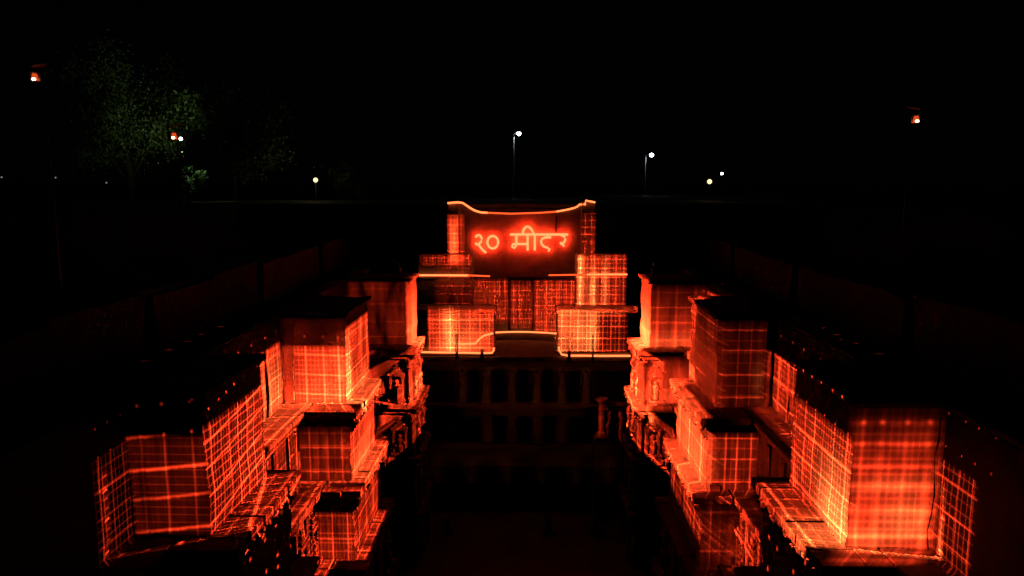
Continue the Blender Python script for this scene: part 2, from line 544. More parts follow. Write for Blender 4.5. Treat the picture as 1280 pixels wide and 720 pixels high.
SEG = {}
for s in (-1, 1):
    for k, (zt, zb) in enumerate(TZ):
        t = thing('terrace_wall', (s * WX[k], 30, zb), '%s tier of the recessed stone wall along the %s side of the stepwell' % (ORD[k], SIDE[s]), 'wall', 'tiers of the stepwell side walls')
        B = BAST[s]
        cuts = [(3.0, B['A'][1][k]), (B['A'][2][k], B['B'][1][k]), (B['B'][2][k], B['C'][1][k]), (B['C'][2][k], 57.5)]
        SEG[s, k] = cuts
        for i, (y0, y1) in enumerate(cuts):
            bm = bmesh.new()
            rough_box(bm, s * (WX[k] + 1.6), s * WX[k], y0 - .05, y1 + .05, zb - .02, zt - (0.37 if k else 0), step=.65, amp=.035)
            obj('wall_face', bm, M['plaster'] if k < 2 else M['stone'], t)
            if k == 0:
                bm = bmesh.new()
                rough_box(bm, s * (WX[0] + .9), s * (WX[0] - .12), y0 + .2, y1 - .25, zt, zt + .2, step=1, amp=.03)
                obj('coping', bm, M['slab'], t)
            # shallow pilasters
            if y0 > 10 and k < 3:
                for q in range(1, 4):
                    yy = y0 + (y1 - y0) * q / 4
                    bm = bmesh.new()
                    rough_box(bm, s * (WX[k] + .1), s * (WX[k] - .16), yy - .22, yy + .22, zb, zt - .7, step=.9, amp=.02)
                    obj('pilaster', bm, M['stone'], t)
            if k < 4:
                n0 = B['ABC'[i - 1]][2][k] - .1 if i else 12.0
                n1 = B['ABC'[i]][1][k] + .1 if i < 3 else 54.3
                bm = bmesh.new()
                box(bm, s * (WX[k] + .2), s * (WX[k + 1] - .1), n0 - .6, n1 + .3, zb - .60, zb - .355)
                led = obj('ledge_course', bm, M['stone'], t)
                slab_row(led, 'y', n0, n1, s * (WX[k] + .2), s * (WX[k + 1] - .32), zb + .01, .34, 1.0, M['slab'])
            if k >= 2 and y0 > 10:
                for q in range(4 if i < 3 else 2):
                    yy = y0 + (y1 - y0) * (q + .5) / (4 if i < 3 else 2)
                    niche(t, s * WX[k], yy, zb + .1, -s, 0, 1.1, 2.6)

# low walls at the back of the top terraces
for s in (-1, 1):
    t = thing('low_wall', (s * 15.3, 30, -6.4), 'low rough retaining wall at the back of the %s upper terrace' % SIDE[s], 'wall', 'low retaining walls above the bastions')
    for i in range(9):
        bm = bmesh.new()
        y0 = 4 + i * 6
        rough_box(bm, s * 15.7, s * (14.9 + .25 * (i % 2)), y0, y0 + 5.9, -6.7, -4.1 + random.uniform(-.25, .15), step=.8, amp=.07)
        obj('wall_section', bm, M['earth'], t)
    t = thing('parapet', (s * 10.5, 52.5, -6.4), 'short broken parapet behind the farthest %s bastion, faintly red' % SIDE[s], 'parapet', 'broken parapets beside the end pavilion')
    bm = bmesh.new()
    rough_box(bm, s * 9.2, s * 11.6, 51.9, 52.6, -6.6, -5.75, step=.4, amp=.08)
    obj('lower_course', bm, M['stone'], t)
    bm = bmesh.new()
    rough_box(bm, s * 9.3, s * 10.2, 51.95, 52.5, -5.75, -5.35, step=.3, amp=.06)
    obj('upper_course', bm, M['stone'], t)

# ------------------------------------------------------------------ the pavilion at the end of the well
pav = thing('well_pavilion', (0, 55, -26), 'stepped stone pavilion closing the far end of the well, dark pillared storeys below glowing wings', 'pavilion')
def pbox(name, x0, x1, y0, y1, z0, z1, m='stone', parent=pav, amp=.03, step=.6):
    bm = bmesh.new()
    rough_box(bm, x0, x1, y0, y1, z0, z1, step=step, amp=amp)
    return obj(name, bm, M[m], parent)
YW = 55.0
wl0, wl1, wr0, wr1 = -8.7, U(618, 420, YW).x, U(697, 420, YW).x, U(790, 420, YW).x
ZW0, ZW1 = U(600, 444, YW).z, U(600, 391, YW).z
wing_l = pbox('wing', wl0, wl1, YW, 57.6, ZW0, ZW1, 'plaster')
wing_r = pbox('wing', wr0, wr1, YW, 57.6, ZW0, ZW1, 'plaster')
for x0, x1 in ((wl0 - .1, wl1 + .15), (wr0 - .15, wr1 + .35)):
    pbox('cornice', x0, x1, YW - .38, 57.5, ZW1 + .003, ZW1 + .3, 'slab', amp=.03)
# relief bands on the wings
for x0, x1 in ((wl0 + 2.5, wl0 + 3.0), (wl1 - .45, wl1 - .02), (wr0 + .02, wr0 + .45), (wr0 + 2.9, wr0 + 3.5)):
    pbox('pilaster', x0, x1, YW - .16, YW + .2, ZW0 + .35, ZW1 - .03, 'stone', amp=.03, step=.4)
for x0, x1 in ((wl0, wl1), (wr0, wr1)):
    pbox('plinth', x0 + .1, x1 - .1, YW - .14, YW + .2, ZW0 + .003, ZW0 + .33, 'stone', amp=.03)
YS = 57.6
sl0, sl1 = -8.8, U(590, 350, YS).x
sr0, sr1 = U(721, 350, YS).x, U(784, 350, YS).x
ZS1 = U(600, 318, YS).z
pbox('shoulder', sl0, sl1, YS, 61.5, ZW0, ZS1, 'plaster')
pbox('shoulder', sr0, sr1, YS, 61.5, ZW0, ZS1, 'plaster')
YP = 58.6
pl0, pl1 = U(560, 280, YP).x, U(574, 280, YP).x
pr0, pr1 = U(727, 280, YP).x, U(744.5, 280, YP).x
ZP1 = U(600, 253, YP).z
pbox('end_post', pl0, pl1, YP, 61.6, ZS1 - .2, ZP1, 'plaster')
pbox('end_post', pr0, pr1, YP, 61.6, ZS1 - .2, ZP1 + .1, 'plaster')
pbox('buttress', pr1 + .02, pr1 + 2.0, 59.8, 61.8, ZS1 - .3, ZP1 - .9, 'stone')
pbox('buttress', pl0 - 2.0, pl0 - .02, 59.8, 61.8, ZS1 - .3, ZP1 - .9, 'stone')
for x0, x1 in ((sr0 + .55, sr0 + 1.05), (sr0 + 1.9, sr0 + 2.3), (sl0 + 2.2, sl0 + 2.7)):
    pbox('pilaster', x0, x1, YS - .18, YS + .2, ZW1 + .32, ZS1 - .05, 'stone', step=.5)
pbox('string_course', sl0, sl1 + .05, YS - .16, YS + .3, U(600, 348, YS).z, U(600, 344, YS).z, 'slab', step=.6)
pbox('string_course', sr0 - .05, sr1, YS - .16, YS + .3, U(600, 348, YS).z, U(600, 344, YS).z, 'slab', step=.6)

# curved wall of the well shaft
AX0, AX1 = pl1 - .02, pr0 + .02
def arcY(x, y0=59.3, sag=1.7):
    q = (x - (AX0 + AX1) / 2) / ((AX1 - AX0) / 2)
    return y0 + sag * (1 - q * q)
def topz(u_):     # upper rim of the shaft, as seen along the far wall
    pts = [(572, 252.5), (577, 255), (584, 260), (592, 264.5), (600, 266.5), (640, 268), (680, 266.8), (700, 265.5), (715, 263), (727, 260), (731, 256), (733, 252)]
    for (a, va), (b, vb) in zip(pts, pts[1:]):
        if u_ <= b:
            return va + (vb - va) * max(0, (u_ - a)) / (b - a)
    return pts[-1][1]
shaft = thing('shaft_wall', (0, 60, -12), 'curved dark wall of the well shaft behind the glowing letters, its rim sagging', 'wall')
def curved(name, x0, x1, zf0, zf1, m, parent, y_off=0, thick=.9, nx=24, nz=8):
    bm = bmesh.new()
    V = {}
    for i in range(nx + 1):
        x = x0 + (x1 - x0) * i / nx
        for j in range(nz + 1):
            for d in (0, 1):
                z = zf0(x) + (zf1(x) - zf0(x)) * j / nz
                c = Vector((x, arcY(x) + y_off + d * thick, z))
                if d == 0: c += Vector((0, noise.noise(c * 1.3) * .05, 0))
                V[i, j, d] = bm.verts.new(c)
    for i in range(nx):
        for j in range(nz):
            bm.faces.new([V[i, j, 0], V[i + 1, j, 0], V[i + 1, j + 1, 0], V[i, j + 1, 0]])
            bm.faces.new([V[i, j, 1], V[i, j + 1, 1], V[i + 1, j + 1, 1], V[i + 1, j, 1]])
        for j in (0, nz):
            bm.faces.new([V[i, j, 0], V[i + 1, j, 0], V[i + 1, j, 1], V[i, j, 1]])
    for i in (0, nx):
        for j in range(nz):
            bm.faces.new([V[i, j, 0], V[i, j + 1, 0], V[i, j + 1, 1], V[i, j, 1]])
    return obj(name, bm, m, parent)
ZREC = U(655, 347, 60.5).z
def rimz(x):
    u_ = 572 + (x - AX0) / (AX1 - AX0) * 161
    return U(u_, topz(u_), arcY(x)).z
curved('upper_wall', AX0, AX1, lambda x: ZREC, rimz, M['dark_stone'], shaft, nx=48, nz=12)
ZB = -12.5
cutu = [592, 611, 634.5, 639, 664.5, 669, 700, 720]
xsv = [U(u_, 380, 60.5).x for u_ in (588, 634.8, 638.6, 664.8, 668.6, 723)]
for a, b in ((0, 1), (2, 3), (4, 5)):
    curved('wall_panel', xsv[a], xsv[b], lambda x: ZB, lambda x: ZREC - .02, M['plaster'], shaft, y_off=.25, nx=12, nz=8)
for u_ in (606, 622, 650, 682, 701, 712):
    x = U(u_, 380, 60.5).x
    pbox('pilaster', x - .13, x + .13, arcY(x) + .08, arcY(x) + .5, ZB + .02, ZREC - .05, 'plaster', shaft, step=.5, amp=.03)
curved('footing', AX0 + .6, AX1 - .6, lambda x: ZW0 - .1, lambda x: ZB + .01, M['dark_stone'], shaft, y_off=-.15, nx=24, nz=2)
bm = bmesh.new(); x = U(695, 280, 60).x
box(bm, x - .05, x + .05, arcY(x) - .6, arcY(x) + .1, U(695, 290, 60).z, U(695, 270, 60).z)
obj('dark_rod', bm, M['black'], shaft)  # thin dark rod standing out in front of the letters
pbox('roof_terrace', -8.9, 8.5, 54.75, 61.5, ZW0 - .45, ZW0 - .02, 'slab', amp=.02, step=1.0)

ew = thing('end_wall', (0, 63, -26), 'plain dark retaining wall closing the well behind the pavilion', 'wall')
pbox('wall_face', -12.7, 12.7, 62.45, 63.6, -26, GZ - .35, 'dark_stone', ew, .08, 1.2)
pbox('coping', -12.7, 12.7, 62.3, 63.5, GZ - .345, GZ + .05, 'slab', ew, .05, .8)
# lower storeys: real pillars, lintels and floors with dark chambers behind
YF = 54.95
def fx_(u_): return U(u_, 480, YF).x
Z1t, Z1b = U(655, 461, YF).z, U(655, 505, YF).z
Z2t, Z2b = U(655, 521, YF).z, U(655, 554, YF).z
Z3t, Z3b = U(655, 584, YF).z, -26.0
pbox('lintel', -8.9, 8.5, 55.0, 56.4, Z1t, ZW0 - .46, 'dark_stone', step=.8)
pbox('floor_slab', -8.9, 8.5, 54.7, 61, Z1b - .45, Z1b, 'dark_stone', step=1)
pbox('lintel', -8.9, 8.5, 55.0, 56.4, Z2t, Z1b - .46, 'dark_stone', step=.8)
pbox('floor_slab', -8.9, 8.5, 54.6, 61, Z2b - .5, Z2b, 'dark_stone', step=1)
pbox('lintel', -8.9, 8.5, 54.9, 56.2, Z3t, Z2b - .51, 'dark_stone', step=.8)
pbox('back_wall', -9.2, 8.9, 61.5, 62.4, -26, ZW0 - .5, 'dark_stone', step=1.5)
def pillar(x, y, z0, z1, w=.3, bracket=.55, parent=pav, name='pillar'):
    bm = bmesh.new()
    h = z1 - z0
    bevel_box(bm, x - w * 1.25, x + w * 1.25, y - w * 1.25, y + w * 1.25, z0, z0 + .3, .03)
    bevel_box(bm, x - w, x + w, y - w, y + w, z0 + .3, z0 + h * .45, .04)
    lathe(bm, x, y, [(w * 1.0, z0 + h * .45), (w * 1.02, z0 + h * .5), (w * .86, z0 + h * .52), (w * .86, z0 + h * .74), (w * 1.15, z0 + h * .76), (w * 1.15, z0 + h * .8), (w * .9, z0 + h * .83)], 8)
    bevel_box(bm, x - w * 1.3, x + w * 1.3, y - w * 1.3, y + w * 1.3, z0 + h * .83, z0 + h * .88, .02)
    p = obj(name, bm, M['dark_stone'], parent)
    bm = bmesh.new()
    for s_ in (-1, 1):      # curved corbels towards the neighbours
        for q in range(4):
            zz = z0 + h * .88 + (h * .12) * q / 4
            box(bm, x + s_ * w * .3, x + s_ * (w + bracket * ((q + 1) / 4) ** 1.6), y - w * .95, y + w * .95, zz, zz + h * .03 - .002)
    obj('capital_bracket', bm, M['dark_stone'], p)
    return p
for u_ in (578, 607, 639, 671.5, 703, 733):
    pillar(fx_(u_), 55.5, Z1b + .003, Z1t - .003)
    pillar(fx_(u_) * 1.01, 58.5, Z1b + .003, Z1t - .003)
pbox('screen_wall', fx_(578) - 2.6, fx_(578) - .45, 55.3, 55.9, Z1b + .003, Z1t - .003, 'dark_stone')
pbox('screen_wall', fx_(733) + .45, 8.4, 55.3, 55.9, Z1b + .003, Z1t - .003, 'dark_stone')
for a, b in ((578, 606), (704, 733)):
    pbox('screen_wall', fx_(a) + .42, fx_(b) - .42, 55.8, 56.1, Z1b + .003, Z1t - .003, 'dark_stone')
edges2 = [(-8.9, fx_(616)), (fx_(633), fx_(646)), (fx_(665), fx_(680)), (fx_(694), 8.4)]
for a, b in edges2:
    pbox('pier', a, b, 55.1, 56.0, Z2b + .003, Z2t - .003, 'dark_stone')
for a, b in edges2[1:3]:
    c = (a + b) / 2
    niche(pav, c, 55.1, Z2b + .1, 0, -1, .6, 1.8, M['dark_stone'])
for u_ in (590, 740, 765):
    niche(pav, fx_(u_), 55.1, Z2b + .1, 0, -1, .8, 1.9, M['dark_stone'])
for u_ in (545, 585, 632, 677, 723, 765):
    pillar(U(u_, 605, 54).x, 55.2, Z3b, Z3t - .003, .34)
    pillar(U(u_, 605, 54).x, 58.6, Z3b, Z3t - .003, .34)
# free standing pillars in front of the pavilion
tp = thing('stone_pillar', (U(752, 520, 53.6).x, 53.6, U(752, 548, 53.6).z), 'slim stone pillar with flared capital in front of the right side of the dark pavilion', 'pillar')
zz0, zz1 = U(752, 545, 53.6).z, U(752, 498, 53.6).z
bm = bmesh.new(); xx = tp.location.x
lathe(bm, xx, 53.6, [(.36, zz0), (.36, zz0 + .3), (.24, zz0 + .4), (.24, zz1 - .9), (.3, zz1 - .85), (.22, zz1 - .7), (.22, zz1 - .45)], 8)
obj('shaft', bm, M['stone'], tp)
bm = bmesh.new(); lathe(bm, xx, 53.6, [(.24, zz1 - .45), (.34, zz1 - .25), (.5, zz1 - .12), (.5, zz1)], 8); obj('capital', bm, M['stone'], tp)
bm = bmesh.new(); rough_box(bm, xx - .6, xx + .6, 53.0, 54.58, -26.05, zz0 - .003, step=.6); obj('pedestal', bm, M['dark_stone'], tp)
stump = None
for i, (u_, v_, h) in enumerate(((686, 652, 1.3), (744, 652, 1.0), (560, 668, .8))):
    p = U(u_, v_, 51.0)
    lb = ['broken stone stump nearest the middle of the dark well floor', 'broken stone stump on the well floor toward the right wall', 'low broken stone stump on the well floor toward the left wall'][i]
    t = thing('stone_stump', (p.x, 51.0, -26), lb, 'stump', 'broken stumps on the well floor')
    bm = bmesh.new(); rough_box(bm, p.x - .5, p.x + .5, 50.5, 51.5, -26.05, -25.65, step=.4); obj('base_stone', bm, M['slab'], t)
    bm = bmesh.new(); lathe(bm, p.x, 51.0, [(.33, -25.65), (.33, -25.4), (.25, -25.3), (.24, -25.65 + h), (.12, -25.6 + h)], 8); obj('broken_shaft', bm, M['slab'], t)

for sd, u_, v_, Y, h, w in ((-1, 500.5, 501, 46.9, 1.35, .2), (1, 894, 611, 33.0, .42, .28), (-1, 0, 0, 0, 0, 0)):
    if not Y: continue
    p = U(u_, v_, Y)
    t = thing('stone_block', (p.x, Y, -14.6), 'tall dark stone block standing on the ledge of the farthest left bastion' if sd < 0 else 'low dark stone block lying on the ledge of the middle right bastion', 'stone block')
    bm = bmesh.new(); rough_box(bm, p.x - w, p.x + w, Y - .18, Y + .18, -14.62, -14.59 + h * .85, step=.3, amp=.04); obj('body', bm, M['dark_stone'], t)
    bm = bmesh.new(); rough_box(bm, p.x - w * .8, p.x + w * .7, Y - .15, Y + .15, -14.59 + h * .85, -14.59 + h, step=.3, amp=.05); obj('broken_top', bm, M['dark_stone'], t)

# dark posts along the front of the glowing wings
for i, (u_, v0, v1, w) in enumerate(((571, 418, 446, .1), (602.5, 437, 446, .12), (711.5, 438, 447, .12), (741, 419, 447, .07))):
    p, q = U(u_, v1, 54.55), U(u_, v0, 54.55)
    lb = ['tall dark post in front of the left glowing wing', 'short dark stub beside the inner corner of the left glowing wing',
          'short dark stub beside the inner corner of the right glowing wing', 'thin tall dark post in front of the right glowing wing'][i]
    t = thing('post', (p.x, 54.6, ZW0 - .46), lb, 'post', 'dark posts on the terrace edge')
    bm = bmesh.new(); bevel_box(bm, p.x - w, p.x + w, 54.5, 54.7, ZW0 - .02, q.z, .02); obj('shaft', bm, M['black'], t)
    bm = bmesh.new(); bevel_box(bm, p.x - w * 1.6, p.x + w * 1.6, 54.45, 54.74, ZW0 - .46, ZW0 - .02, .02); obj('foot', bm, M['black'], t)

# ------------------------------------------------------------------ glowing outlines and letters
def outline(label, pts, m='outline', r=.075, parts=None):  # projected laser outlines, built as glowing tubes
    t = thing('light_outline', pts[0], label, 'light rope', 'laser outlines on the pavilion')
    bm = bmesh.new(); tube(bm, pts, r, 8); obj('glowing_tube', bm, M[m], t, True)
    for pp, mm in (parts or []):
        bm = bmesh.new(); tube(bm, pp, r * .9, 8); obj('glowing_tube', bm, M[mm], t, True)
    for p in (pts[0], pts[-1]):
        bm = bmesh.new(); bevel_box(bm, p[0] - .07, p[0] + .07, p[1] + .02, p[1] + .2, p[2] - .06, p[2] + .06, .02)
        obj('end_block', bm, M['black'], t)
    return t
def rim_pt(u_):
    x = AX0 + (u_ - 572) / 161 * (AX1 - AX0)
    return (x, arcY(x) - .05, rimz(x) + .06)
def up(u_, v_, Y): return tuple(U(u_, v_, Y))
outline('bright orange line of light sagging along the top rim of the shaft wall',
     [up(559.5, 254, 58.45), up(572, 252.8, 58.45)] + [rim_pt(u_) for u_ in (576, 580, 585, 590, 595, 601, 608)], 'outline', .08,
     [([rim_pt(608 + 6.2 * k) for k in range(16)], 'outline_dim'),
      ([rim_pt(u_) for u_ in (701, 707, 713, 719, 724, 728, 730.5)] + [up(731.5, 255.5, 58.45), up(732, 250.6, 58.45), up(744, 253, 58.45)], 'outline')])
outline('bright orange horizontal line across the left shoulder above the left wing',
     [up(522, 344, 57.35), up(560, 344, 57.35), up(585, 344.2, 57.35)], 'outline', .074, [([up(585, 344.2, 57.35), up(612, 345.2, 58.8)], 'outline_dim')])
outline('fainter orange horizontal line across the right shoulder above the right wing',
     [up(734, 343.2, 57.35), up(760, 343, 57.35), up(784, 343, 57.35)], 'outline', .07, [([up(686, 344, 59.2), up(734, 343.2, 57.35)], 'outline_dim')])
outline('bright orange line along the foot of the left wing turning up at its inner corner',
     [up(523, 440, 54.75), up(560, 440.6, 54.75), up(600, 441.3, 54.75), up(615, 441, 54.75), up(617, 438, 54.75), up(617.5, 434.5, 54.75)], 'outline', .074)
outline('bright orange line along the foot of the right wing turning up at its inner corner',
     [up(698.5, 433, 54.75), up(699, 438, 54.75), up(702, 443, 54.75), up(710, 444.5, 54.75), up(750, 444.8, 54.75), up(788, 444.8, 54.75)], 'outline', .074)
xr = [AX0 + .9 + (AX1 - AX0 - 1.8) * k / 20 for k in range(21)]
outline('curved orange line along the base of the recessed shaft wall between the wings',
     [(x, arcY(x) - .28, ZB + .12) for x in xr], 'outline', .07)
outline('curved orange line drooping across the front of the left wing',
     [up(u_, v_, 54.8) for u_, v_ in ((560, 424), (566, 428.5), (576, 430), (594, 429.5), (599, 424), (605, 419.5), (616.5, 416.5))], 'outline', .07)
outline('short curved orange line drooping across the front of the right wing',
     [up(u_, v_, 54.8) for u_, v_ in ((699, 417.5), (706, 419.5), (711, 422), (716, 427))], 'outline_dim', .07)

def gp(px, py):      # letter coordinates: 8x enlargement of the photograph whose corner is at 570, 270
    u_, v_ = 570 + px / 8, 270 + py / 8
    x = U(u_, v_, 60.6).x
    return tuple(U(u_, v_, arcY(x) - .55))
let = thing('light_lettering', (0, 60, U(650, 300, 60.6).z), 'glowing orange letters २० मीटर of laser light on the dark shaft wall', 'lettering')  # projected laser text, built as glowing tubes standing off the wall
def halo_strip_bm(bm, pts, w, th):
    """flat unseen strip added behind the letter; its rear face makes the wall halo"""
    rows = []
    for i, p in enumerate(pts):
        t = pts[min(i + 1, len(pts) - 1)] - pts[max(i - 1, 0)]
        n = Vector((-t.z, 0, t.x)).normalized() * w
        d = Vector((0, th, 0))
        rows.append([bm.verts.new(c) for c in (p + n, p - n, p - n + d, p + n + d)])
    for a, b in zip(rows, rows[1:]):
        for k in range(4):
            f = bm.faces.new((a[k], a[(k + 1) % 4], b[(k + 1) % 4], b[k]))
            f.material_index = 1 if k == 2 else 0
def letter(strokes):
    bm, bk = bmesh.new(), bmesh.new()
    for st in strokes:
        pts = []
        for a, b in zip(st, st[1:]):
            n = max(1, int(math.hypot(b[0] - a[0], b[1] - a[1]) / 16))
            pts += [(a[0] + (b[0] - a[0]) * k / n, a[1] + (b[1] - a[1]) * k / n) for k in range(n)]
        pts.append(st[-1])
        tube(bm, [gp(*p) for p in pts], .10, 8)
        halo_strip_bm(bk, [Vector(gp(*p)) + Vector((0, .12, 0)) for p in pts], .075, .03)
    o = obj('letter', bm, M['letter'], let, True)
    k = obj('halo_strip', bk, M['black'], o)
    k.data.materials.append(M['halo_strip'])
    return o
def ell(cx, cy, rx, ry, a0=0, a1=360, n=20):
    return [(cx + rx * math.cos(R(a0 + (a1 - a0) * k / n)), cy - ry * math.sin(R(a0 + (a1 - a0) * k / n))) for k in range(n + 1)]
letter([[(196, 214), (206, 196), (228, 190), (248, 202), (258, 226), (252, 256), (232, 278), (206, 286), (196, 270)], [(226, 284), (248, 318), (272, 344), (300, 366)]])
letter([ell(368, 262, 54, 62)])
letter([[(540, 185), (760, 185)], [(604, 185), (604, 268), (600, 300), (578, 322), (558, 306), (566, 284), (604, 280), (716, 280)], [(716, 185), (716, 345)]])
letter([[(668, 172), (676, 136), (700, 108), (728, 108), (756, 134), (772, 165), (780, 185)], [(788, 185), (788, 345)], [(760, 185), (850, 185)]])
letter([[(850, 185), (990, 185)], [(950, 214), (895, 214), (862, 226), (850, 252), (858, 284), (880, 306), (916, 318), (938, 332), (924, 352)], [(920, 190), (920, 212)]])
letter([[(990, 185), (1118, 185)], [(1052, 192), (1084, 206), (1094, 236), (1080, 264), (1052, 280), (1044, 262)], [(1062, 284), (1082, 302)]])

# ------------------------------------------------------------------ projectors and their light
def tower_projector(u_, v_, Y, base_z, label, s):
    p = U(u_, v_, Y)
    t = thing('tower_projector', (p.x, Y, base_z), label, 'projector', 'hooded projectors on masts above the banks')
    d = Vector((-s * .75, -.66, -.25)).normalized()       # faces into the well
    yaw = math.atan2(d.x, -d.y)
    k = Y / 26.0 * .62
    bm = bmesh.new()
    lathe(bm, p.x, Y + .35, [(.16, base_z), (.16, base_z + .25), (.06, base_z + .3), (.05, p.z - .35)], 8)
    obj('mast', bm, M['black'], t)
    def local(bm_):
        bmesh.ops.rotate(bm_, verts=bm_.verts, cent=(0, 0, 0), matrix=Matrix.Rotation(yaw, 3, 'Z'))
        bmesh.ops.translate(bm_, verts=bm_.verts, vec=p)
        return bm_
    bm = bmesh.new()       # open fronted housing
    w, h, dp = .17 * k + .03, .17 * k + .03, .4
    for q in ((-w, w, -.02, dp, -h - .04, -h), (-w, w, -.02, dp, h, h + .04), (-w - .04, -w, -.02, dp, -h - .04, h + .04), (w, w + .04, -.02, dp, -h - .04, h + .04), (-w - .04, w + .04, dp, dp + .04, -h - .04, h + .04)):
        box(bm, *q)
    obj('housing', local(bm), M['black'], t)
    bm = bmesh.new()       # reflector cone
    v0 = [bm.verts.new(c) for c in ((-w * .95, .05, -h * .95), (w * .95, .05, -h * .95), (w * .55, .05, h * .9), (-w * .55, .05, h * .9))]
    v1 = [bm.verts.new(c) for c in ((-w * .4, .3, -h * .7), (w * .4, .3, -h * .7), (w * .3, .3, h * .1), (-w * .3, .3, h * .1))]
    for i in range(4):
        bm.faces.new((v0[i], v0[(i + 1) % 4], v1[(i + 1) % 4], v1[i]))
    obj('reflector', local(bm), M['lens_side'], t)
    bm = bmesh.new()
    bmesh.ops.create_uvsphere(bm, u_segments=12, v_segments=8, radius=.5)
    for v in bm.verts: v.co = Vector((v.co.x * w * 1.0, .2 + v.co.y * .16, -h * .45 + v.co.z * h * .75))
    obj('lamp', local(bm), M['hot_lens'], t, True)
    bm = bmesh.new()       # tilted rain hood
    hb = box(bm, -.38 * k, .38 * k, -.22, .5, 0, .03)
    bmesh.ops.rotate(bm, verts=hb, cent=(0, 0, 0), matrix=Matrix.Rotation(R(14 * s), 3, 'Y') @ Matrix.Rotation(R(-10), 3, 'X'))
    bmesh.ops.translate(bm, verts=bm.verts, vec=(.15 * -s, 0, h + .42 * k))
    for x in (-w, w): box(bm, x - .02, x + .02, .3, .34, h, h + .5 * k)
    obj('rain_hood', local(bm), M['hood'], t)
    front = p + d * 0.75
    gl = bpy.data.lights.new('lamp_glow', 'POINT')
    gl.energy, gl.color, gl.shadow_soft_size = 1.2 * k, (1, .25, .12), .03
    go = bpy.data.objects.new('lamp_glow', gl); COL.objects.link(go)
    go.parent = t; go.location = p + d * .22 - wloc(t) + Vector((0, 0, .05))
    return t, front
TL1, sTL1 = tower_projector(44, 96, 26, -4.3, 'hooded orange projector high on a mast, nearest on the left bank', -1)
TL2, sTL2 = tower_projector(218, 170, 45, GZ - 1.6, 'small hooded orange projector beside the tree and a white lamp on the left bank', -1)
TR1, sTR1 = tower_projector(1144.5, 149, 36, -4.3, 'hooded orange projector high on a mast on the right bank', 1)

def tripod_projector(x, y, z, label):
    t = thing('tripod_projector', (x, y, GZ), label, 'projector', 'tripod projectors at the head of the steps')
    bm = bmesh.new(); bevel_box(bm, x - .28, x + .28, y - .45, y + .25, z - .16, z + .16, .03); obj('housing', bm, M['black'], t)
    bm = bmesh.new(); tube(bm, [(x, y + .25, z), (x, y + .33, z)], [.11, .1], 12); obj('lens_ring', bm, M['metal'], t)
    for k in range(3):
        a = k * 2.094 + .5
        bm = bmesh.new(); tube(bm, [(x, y - .1, z - .16), (x + .5 * math.cos(a), y - .1 + .5 * math.sin(a), GZ)], .025, 6); obj('leg', bm, M['metal'], t)
    return t, Vector((x, y + .5, z))
PC, sPC = tripod_projector(0.9, -2.5, -0.1, 'black tripod projector behind the photographer aimed at the pavilion')
PL, sPL = tripod_projector(-7.0, 0.4, 1.1, 'black tripod projector left of the photographer aimed at the right wall')
PR, sPR = tripod_projector(7.0, 0.4, 1.1, 'black tripod projector right of the photographer aimed at the left wall')

BL, BR = BAST[-1], BAST[1]
T = TZ
# ---- left wall, faces turned to the well (lit from the right bank)
def inner(s, nm, k, **kw):
    fx, fy, by = BAST[s][nm]
    src, h = (sTR1, TR1) if s < 0 else (sTL1, TL1)
    if 'src' in kw: src, h = kw.pop('src')
    grid_spot(h, src, (s * fx[k], fy[k]), (s * fx[k], by[k]), T[k][1], T[k][0], **kw)
def wallside(s, k, i, **kw):
    y0, y1 = SEG[s, k][i]
    src, h = (sTR1, TR1) if s < 0 else (sTL1, TL1)
    if 'src' in kw: src, h = kw.pop('src')
    grid_spot(h, src, (s * WX[k], y0), (s * WX[k], y1), T[k][1], T[k][0], **kw)
def front(s, nm, k, **kw):
    fx, fy, by = BAST[s][nm]
    src, h = (sPR, PR) if s < 0 else (sPL, PL)
    if 'src' in kw: src, h = kw.pop('src')
    grid_spot(h, src, (s * fx[k], fy[k]), (s * WX[k], fy[k]), T[k][1], T[k][0], **kw)

inner(-1, 'A', 0, L=3.8, nu=7, nv=5, sub=3, fill=0.012, lu=.8, subl=.38, bounds=(-.02, 1.02, -.28, .80), dotb=(0, 1, .80, .99), dotl=1.6, prof=(1.1, .8), profa=(.8, 1.2), tilt=-.12, seed=2)
front(-1, 'A', 0, L=1.3, nu=3, nv=4.5, sub=4, subl=.12, fill=.02, lu=0.15, lv=1, dot=1.6, wv=0.09, wu=.08, rv=0.7, bounds=(-.05, 1, .04, .72), dotb=(0, 1, .72, .98), dotl=.8, profa=(1, .7), tilt=.06, seed=5, soft=0.03)
wallside(-1, 0, 1, L=2.6, nu=6, nv=4, sub=4, fill=0.1, subl=.55, bounds=(.3, .97, -.2, .72), dotb=(0, 1, .74, 1.25), dotl=1.0, prof=(1.2, .8), hots=((.8, .2, .35, .3, .8),), seed=9)
front(-1, 'B', 0, L=1.7, nu=4, nv=4.5, sub=4, subl=.55, wu=.10, wv=.08, fill=0.18, rv=.4, dot=.2, bounds=(-.01, .82, -.1, .66), prof=(1.8, .3), dotb=(0, .8, .66, .95), dotl=.5, seed=11, tilt=-.03, pexp=1.0, modk=(5, 1), hots=((.35, .05, .5, .3, .5),), soft=0.015)
front(-1, 'B', 0, L=0.13, nu=9, nv=3, sub=1, fill=.25, lu=.6, lv=.1, dot=1.5, bounds=(-.01, .98, .67, .96), soft=.03, prof=(1.6, .4), mod=.8, modk=(9, .8), seed=13)
front(-1, 'B', 0, L=0.65, nu=2, nv=3, sub=1, fill=.6, lu=.05, lv=.15, bounds=(.84, 1, -.05, .66), prof=(1.6, .3), mod=.3, seed=12)
